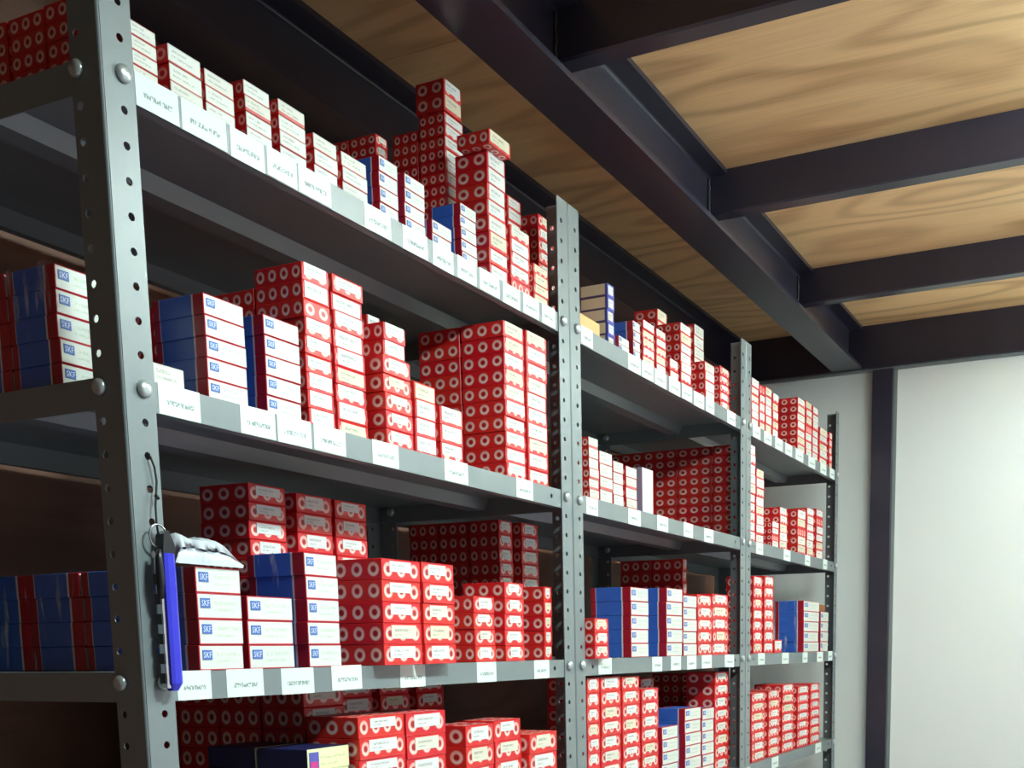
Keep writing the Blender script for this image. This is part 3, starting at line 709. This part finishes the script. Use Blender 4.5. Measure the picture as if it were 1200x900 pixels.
# ---------------------------------------------------------------- knife on its cord
kn = empty('utility_knife', (.030, -.012, ZO-.622)); tag(kn, 'blue utility knife hanging by a black cord from the near grey upright', 'knife')
prof = [(-.008,-.006),(-.004,-.0075),(.004,-.0075),(.008,-.005),(.008,.005),(-.008,.006)]
def knife_handle():
    mb = MB(); zs = [(0.0,.55),(.008,1),(.120,1.0),(.146,.95)]; rings = []
    for z, sc in zs: rings.append([mb.bm.verts.new((x*sc + (-.001 if z < .004 else 0), y*sc, z)) for x, y in prof])
    for A, B in zip(rings, rings[1:]):
        for k in range(6): mb.bm.faces.new((A[k],A[(k+1)%6],B[(k+1)%6],B[k]))
    mb.bm.faces.new(rings[0]); mb.bm.faces.new(rings[-1])
    return mb
kh = knife_handle().build('handle', M['knifeblue'], kn)
MB().box(-.0125, -.0078, -.004, .004, .003, .140).build('blade_channel', M['steel'], kn)
kb = MB()
for k in range(6): kb.box(-.0145, -.0123, -.0042, .0042, .008+k*.021, .019+k*.021)
kb.build('slide_rail', M['blackplastic'], kn)
MB().prism([(-.0085,.146),(.008,.146),(.0075,.156),(.001,.170),(-.006,.166)], -.006, .006, 'y').build('end_cap', M['blackplastic'], kn)
MB().tube([(-.007+.010*math.cos(t), -.001+.004*math.sin(t*.5), .164+.012*math.sin(t)) for t in [2*math.pi*k/20 for k in range(21)]], .0011, 6).build('key_ring', M['steel'], kn)
MB().tube([(-.0135,-.004,.098),(-.0145,-.006,.118),(-.013,-.004,.140),(-.0125,-.005,.150)], [.003,.0045,.004,.002], 8).build('slider', M['blackplastic'], kn)
cz = ZO-11*PITCH
pts = [(XH,.001,cz),(XH,-.004,cz-.001),(.0295,-.005,cz-.012),(.031,-.005,cz-.026),(.0285,-.006,cz-.038),(.0255,-.007,cz-.052),(.0245,-.008,cz-.070),(.0250,-.009,cz-.084)]
MB().tube(pts, .0012, 6).tube([(.0262,-.007,cz-.041),(.0285,-.007,cz-.042),(.030,-.007,cz-.0445)], .002, 6).build('hanging_cord', M['cordblack'])
tag(bpy.data.objects['hanging_cord'], 'thin black knotted cord looped through a hole of the near upright', 'cord')

# ---------------------------------------------------------------- clear bag and stretch wrap on the blue cartons
def bag():
    bm = bmesh.new(); r = random.Random(2); nx, ny = 24, 16
    zt = ZS[2] + 0.1172 + .0015
    x0, x1, y0, y1 = .058, .157, .004, .09
    g = {}
    for i in range(nx+1):
        for j in range(ny+1):
            u, v = i/nx, j/ny
            x = x0 + (x1-x0)*u; y = y0 + (y1-y0)*v
            hump = min(1,u*9)**.6 * min(1,(1-u)*2.2+.32) * min(1,v*6+.55)
            crease = .0022*math.sin(u*9+v*4)+.0016*math.sin(u*17-v*11+1)+.0012*math.sin(v*23+u*5)
            z = zt + max(.0004, .031*hump + crease*hump)
            g[i,j] = bm.verts.new((x, y, z))
    for i in range(nx):
        for j in range(ny): bm.faces.new((g[i,j],g[i+1,j],g[i+1,j+1],g[i,j+1]))
    prev = [g[i,0] for i in range(nx+1)]
    for q in range(1,4):        # front drape down to the carton ends
        cur = [bm.verts.new((prev[i].co.x, .0022 - .0016*abs(math.sin(i*.7+q*.8)), max(zt, g[i,0].co.z - (g[i,0].co.z-zt)*q/3))) for i in range(nx+1)]
        for i in range(nx): bm.faces.new((prev[i],prev[i+1],cur[i+1],cur[i]))
        prev = cur
    me = bpy.data.meshes.new('plastic_bag'); bm.to_mesh(me); bm.free(); me.materials.append(M['bag'])
    for p in me.polygons: p.use_smooth = True
    return tag(link('plastic_bag', me), 'crumpled clear plastic bag lying on the leftmost blue carton stack, third shelf', 'bag')
bag()
def wrap(x0, x1, y0, y1, z0, z1, label, seed):
    mb = MB(); bm = mb.bm; r = random.Random(seed); n = 7
    def sheet(P, ny=8):
        g = [[bm.verts.new(P(i/n, j/ny)) for j in range(ny+1)] for i in range(n+1)]
        for i in range(n):
            for j in range(ny): bm.faces.new((g[i][j],g[i+1][j],g[i+1][j+1],g[i][j+1])).smooth = True
    w = lambda a: a*r.uniform(.2,1)
    sheet(lambda u,v: (x0-w(.0012), y0+(y1-y0)*u, z0+(z1-z0)*v))
    sheet(lambda u,v: (x0+(x1-x0)*u, y0+(y1-y0)*v, z1+w(.004)))
    o = mb.build('stretch_wrap', M['wrap']); return tag(o, label, 'plastic film')
wrap(0.2664, 0.3328, 0.0170, 0.1000, ZS[2]+.001, ZS[2]+0.1470, 'clear stretch wrap over the tallest blue carton stack, third shelf near rack', 3)
wrap(0.0114, 0.0770, 0.1100, 0.1800, ZS[1]+.001, ZS[1]+0.1280, 'clear stretch wrap over the blue stack behind the near upright, second shelf', 5)
wrap(2.6179, 2.8076, 0.0220, 0.1070, ZS[2]+.001, ZS[2]+0.1655, 'clear stretch wrap over the wide blue stack on the far rack', 7)
wrap(0.0845, 0.1562, 0.1940, 0.3750, ZS[2]+.001, ZS[2]+0.1182, 'clear stretch wrap over the dark blue cartons seen left of the near upright', 9)
